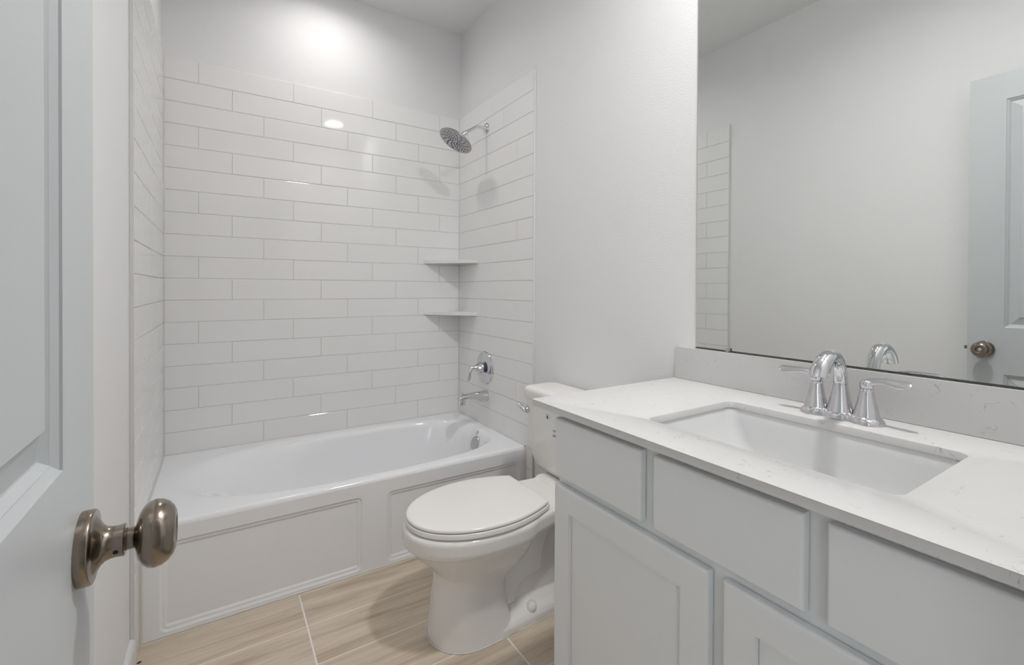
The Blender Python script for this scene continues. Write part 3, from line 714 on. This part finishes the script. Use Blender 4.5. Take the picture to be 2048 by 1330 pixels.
# ------------------------------------------------------------------ the open door
DXF = 0.1212; DT = 0.035; DYE = -2.1105; DW = 0.700
DZ0, DZ1 = 0.012, 2.062
dr_ = MB()
YH = DYE - DW
def face(x, sgn):
    """one face of the two-panel leaf: the flat in pieces, each panel a moulded recess with a raised field"""
    st = 0.1115
    pa = (YH + st, DYE - st)
    pans = ((0.215, 0.826), (1.018, 1.952))
    P = lambda l, d: [(x - sgn * d, p[0], p[1]) for p in l]
    for (za, zb), (fa0, fa1) in zip(pans, ((DZ0, 0.922), (0.922, DZ1))):
        ls = [P(rrect(YH, DYE, fa0, fa1, 0.0003, 2), 0)]
        for ins, d in ((0, 0), (0.0006, 0.0020), (0.0066, 0.0060), (0.0074, 0.0060), (0.0082, 0.0072), (0.0128, 0.0118), (0.0142, 0.0122), (0.0175, 0.0116), (0.0425, 0.0034), (0.0432, 0.0012), (0.0442, 0.0006)):
            ls.append(P(rrect(pa[0] + ins, pa[1] - ins, za + ins, zb - ins, 0.0004, 2), d))
        dr_.loft(ls, cap0=False)
face(DXF, 1); face(DXF - DT, -1)
dr_.loft([[(DXF, p[0], p[1]) for p in rrect(YH, DYE, DZ0, DZ1, 0.0003, 2)], [(DXF - DT, p[0], p[1]) for p in rrect(YH, DYE, DZ0, DZ1, 0.0003, 2)]], cap0=False, cap1=False)
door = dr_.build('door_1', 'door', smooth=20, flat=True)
struct(door, 'white two-panel door standing open along the wall', 'door')
ky, kz = -2.1645, 0.926
def knob(x, s_):
    ax = (s_, 0, 0); out = []
    ro = MB().lathe([(0.0328, 0), (0.0332, 0.0015), (0.0332, 0.0085), (0.0322, 0.0098), (0.0300, 0.0100), (0.0290, 0.0098), (0.024, 0.0118), (0.0185, 0.0148), (0.0155, 0.018), (0.0142, 0.022), (0.0140, 0.026), (0.0147, 0.0315), (0.0142, 0.0320), (0.0108, 0.0320)], (x, ky, kz), ax, 56).build('knob_rosette', 'bronze', smooth=50)
    kn = MB().lathe([(0.0102, 0.030), (0.0100, 0.0385), (0.0115, 0.0398), (0.0165, 0.0408), (0.0225, 0.0428), (0.0275, 0.0462), (0.0305, 0.0505), (0.0315, 0.0550), (0.0305, 0.0605), (0.0275, 0.0655), (0.0225, 0.0695), (0.0175, 0.0715), (0.0135, 0.0715), (0.0122, 0.0695), (0.0118, 0.064), (0.0, 0.0635)], (x, ky, kz), ax, 56).build('door_knob', 'bronze', smooth=60)
    tag(kn, 'brushed antique nickel knob')
    bt = MB().lathe([(0.0065, 0.062), (0.0065, 0.067), (0.005, 0.068), (0.0, 0.068)], (x, ky, kz), ax, 24).build('lock_button', 'chrome'); bt.parent = kn
    out += [ro, kn]
    if s_ > 0:
        pin = MB().lathe([(0.0021, 0), (0.0021, 0.0003), (0, 0.0003)], (x + 0.0265, ky - 0.0141 * cos(radians(20)), kz - 0.0141 * sin(radians(20))), (0, -cos(radians(20)), -sin(radians(20))), 14).build('pin_hole', 'dark'); pin.parent = ro
    return out
lt = MB().box(DXF - DT / 2 - 0.0125, DXF - DT / 2 + 0.0125, DYE - 0.001, DYE + 0.0012, kz - 0.028, kz + 0.028)
lt.prism([(DXF - DT / 2 - 0.007, DYE), (DXF - DT / 2 + 0.007, DYE), (DXF - DT / 2 + 0.007, DYE + 0.012), (DXF - DT / 2 + 0.003, DYE + 0.012), (DXF - DT / 2 - 0.007, DYE + 0.002)], 'z', kz - 0.007, kz + 0.007)
attach(door, *knob(DXF, 1), *[], lt.build('latch', 'bronze'))
for zz in (0.25, 1.05, 1.85):
    h = MB().lathe([(0.0065, -0.045), (0.0065, 0.045)], (DXF + 0.004, YH + 0.002, zz), (0, 0, 1), 16).build('hinge', 'bronze'); attach(door, h)
# jamb and casing of the doorway
cs = MB()
cs.box(DX0 - 0.0, DX0 + 0.015, YF - WT, YF, 0, DH); cs.box(DX1 - 0.015, DX1, YF - WT, YF, 0, DH); cs.box(DX0, DX1, YF - WT, YF, DH - 0.015, DH)
struct(cs.build('trim_4', 'trim', bevel=0.001), 'white jamb lining the doorway', 'door frame')
cg = MB(); cg.box(DX1 - 0.008, DX1 + 0.05, YF, YF + 0.015, 0, DH + 0.05); cg.box(DX0 - 0.05, DX1 + 0.05, YF, YF + 0.015, DH - 0.008, DH + 0.05)
struct(cg.build('trim_5', 'trim', bevel=0.003), 'white casing around the doorway', 'door casing')

# ------------------------------------------------------------------ bits on the floor
def crumb(x, y, s_, seed, label):
    r = random.Random(seed); mb = MB()
    l = []
    for z, k in ((0.0005, 0.8), (0.002 * s_, 1.0), (0.004 * s_, 0.6)):
        l.append([(x + s_ * k * 0.007 * cos(2 * pi * i / 7) * r.uniform(0.7, 1.2), y + s_ * k * 0.0045 * sin(2 * pi * i / 7) * r.uniform(0.7, 1.3), z) for i in range(7)])
    mb.loft(l); return tag(mb.build('debris_crumb', 'debris', smooth=0), label, 'debris')
crumb(0.0195, -0.889, 0.95, 4, 'dark reddish crumb on the floor beside the baseboard')

# ------------------------------------------------------------------ ceiling lights
def can(name, x, y, r, deep, m, label):
    t_ = thing(name, (x, y, H), label, 'ceiling light')
    ring_ = MB().lathe([(r + 0.018, 0), (r + 0.018, 0.003), (r + 0.010, 0.006), (r + 0.001, 0.005), (r - 0.001, 0.001), (r - 0.001, -deep)], (x, y, H), (0, 0, -1), 48, cap0=False, cap1=False).build('trim_ring', 'trim', smooth=50)
    df = MB().lathe([(r - 0.001, -deep), (0.0, -deep + 0.0002)], (x, y, H), (0, 0, -1), 48, cap0=False).build('diffuser', m)
    attach(t_, ring_, df); return t_
can('recessed_light', *CANS[0], 'tub_lamp', 'round recessed ceiling light over the bathtub')
can('recessed_light', *CANS[1], 'vanity_lamp', 'round recessed ceiling light over the wash basin')

# ------------------------------------------------------------------ hall behind the camera
HX0, HX1, HY0 = -1.2, 2.4, -4.4
hw_ = MB(); hw_.box(HX0, HX1, HY0 - 0.1, HY0, 0, H); hw_.box(HX0 - 0.1, HX0, HY0, YF - WT, 0, H); hw_.box(HX1, HX1 + 0.1, HY0, YF - WT, 0, H); hw_.box(HX0, -WT, YF - WT, YF - WT + 0.05, 0, H); hw_.box(W + WT, HX1, YF - WT, YF - WT + 0.05, 0, H)
struct(hw_.build('wall_hall', 'wall'), 'pale wall of the hall outside the bathroom', 'wall')
struct(MB().box(HX0, HX1, HY0, YF - WT, H, H + 0.1).build('ceiling_hall', 'ceiling'), 'ceiling of the hall outside the bathroom', 'ceiling')
struct(MB().box(HX0, HX1, HY0, YF - WT, -0.06, 0).build('floor_hall', 'plank'), 'wood-look floor of the hall outside', 'floor')
wn_ = MB()
for a in ((-1.15, -0.15, 0.70, 0.75), (-1.15, -0.15, 2.15, 2.20), (-1.15, -1.10, 0.75, 2.15), (-0.20, -0.15, 0.75, 2.15), (-1.10, -0.20, 1.42, 1.46)):
    wn_.box(a[0], a[1], HY0, HY0 + 0.03, a[2], a[3])
fill_frame = struct(wn_.build('fill_window', 'trim', bevel=0.002), 'white framed glowing panel added as fill in the unseen hall', 'fill light')
pane = MB().box(-1.10, -0.20, HY0 + 0.004, HY0 + 0.008, 0.75, 2.15).build('pane', 'hall_fill', smooth=0); pane.parent = fill_frame  # added emitter, placed to brighten the cabinet fronts through the doorway
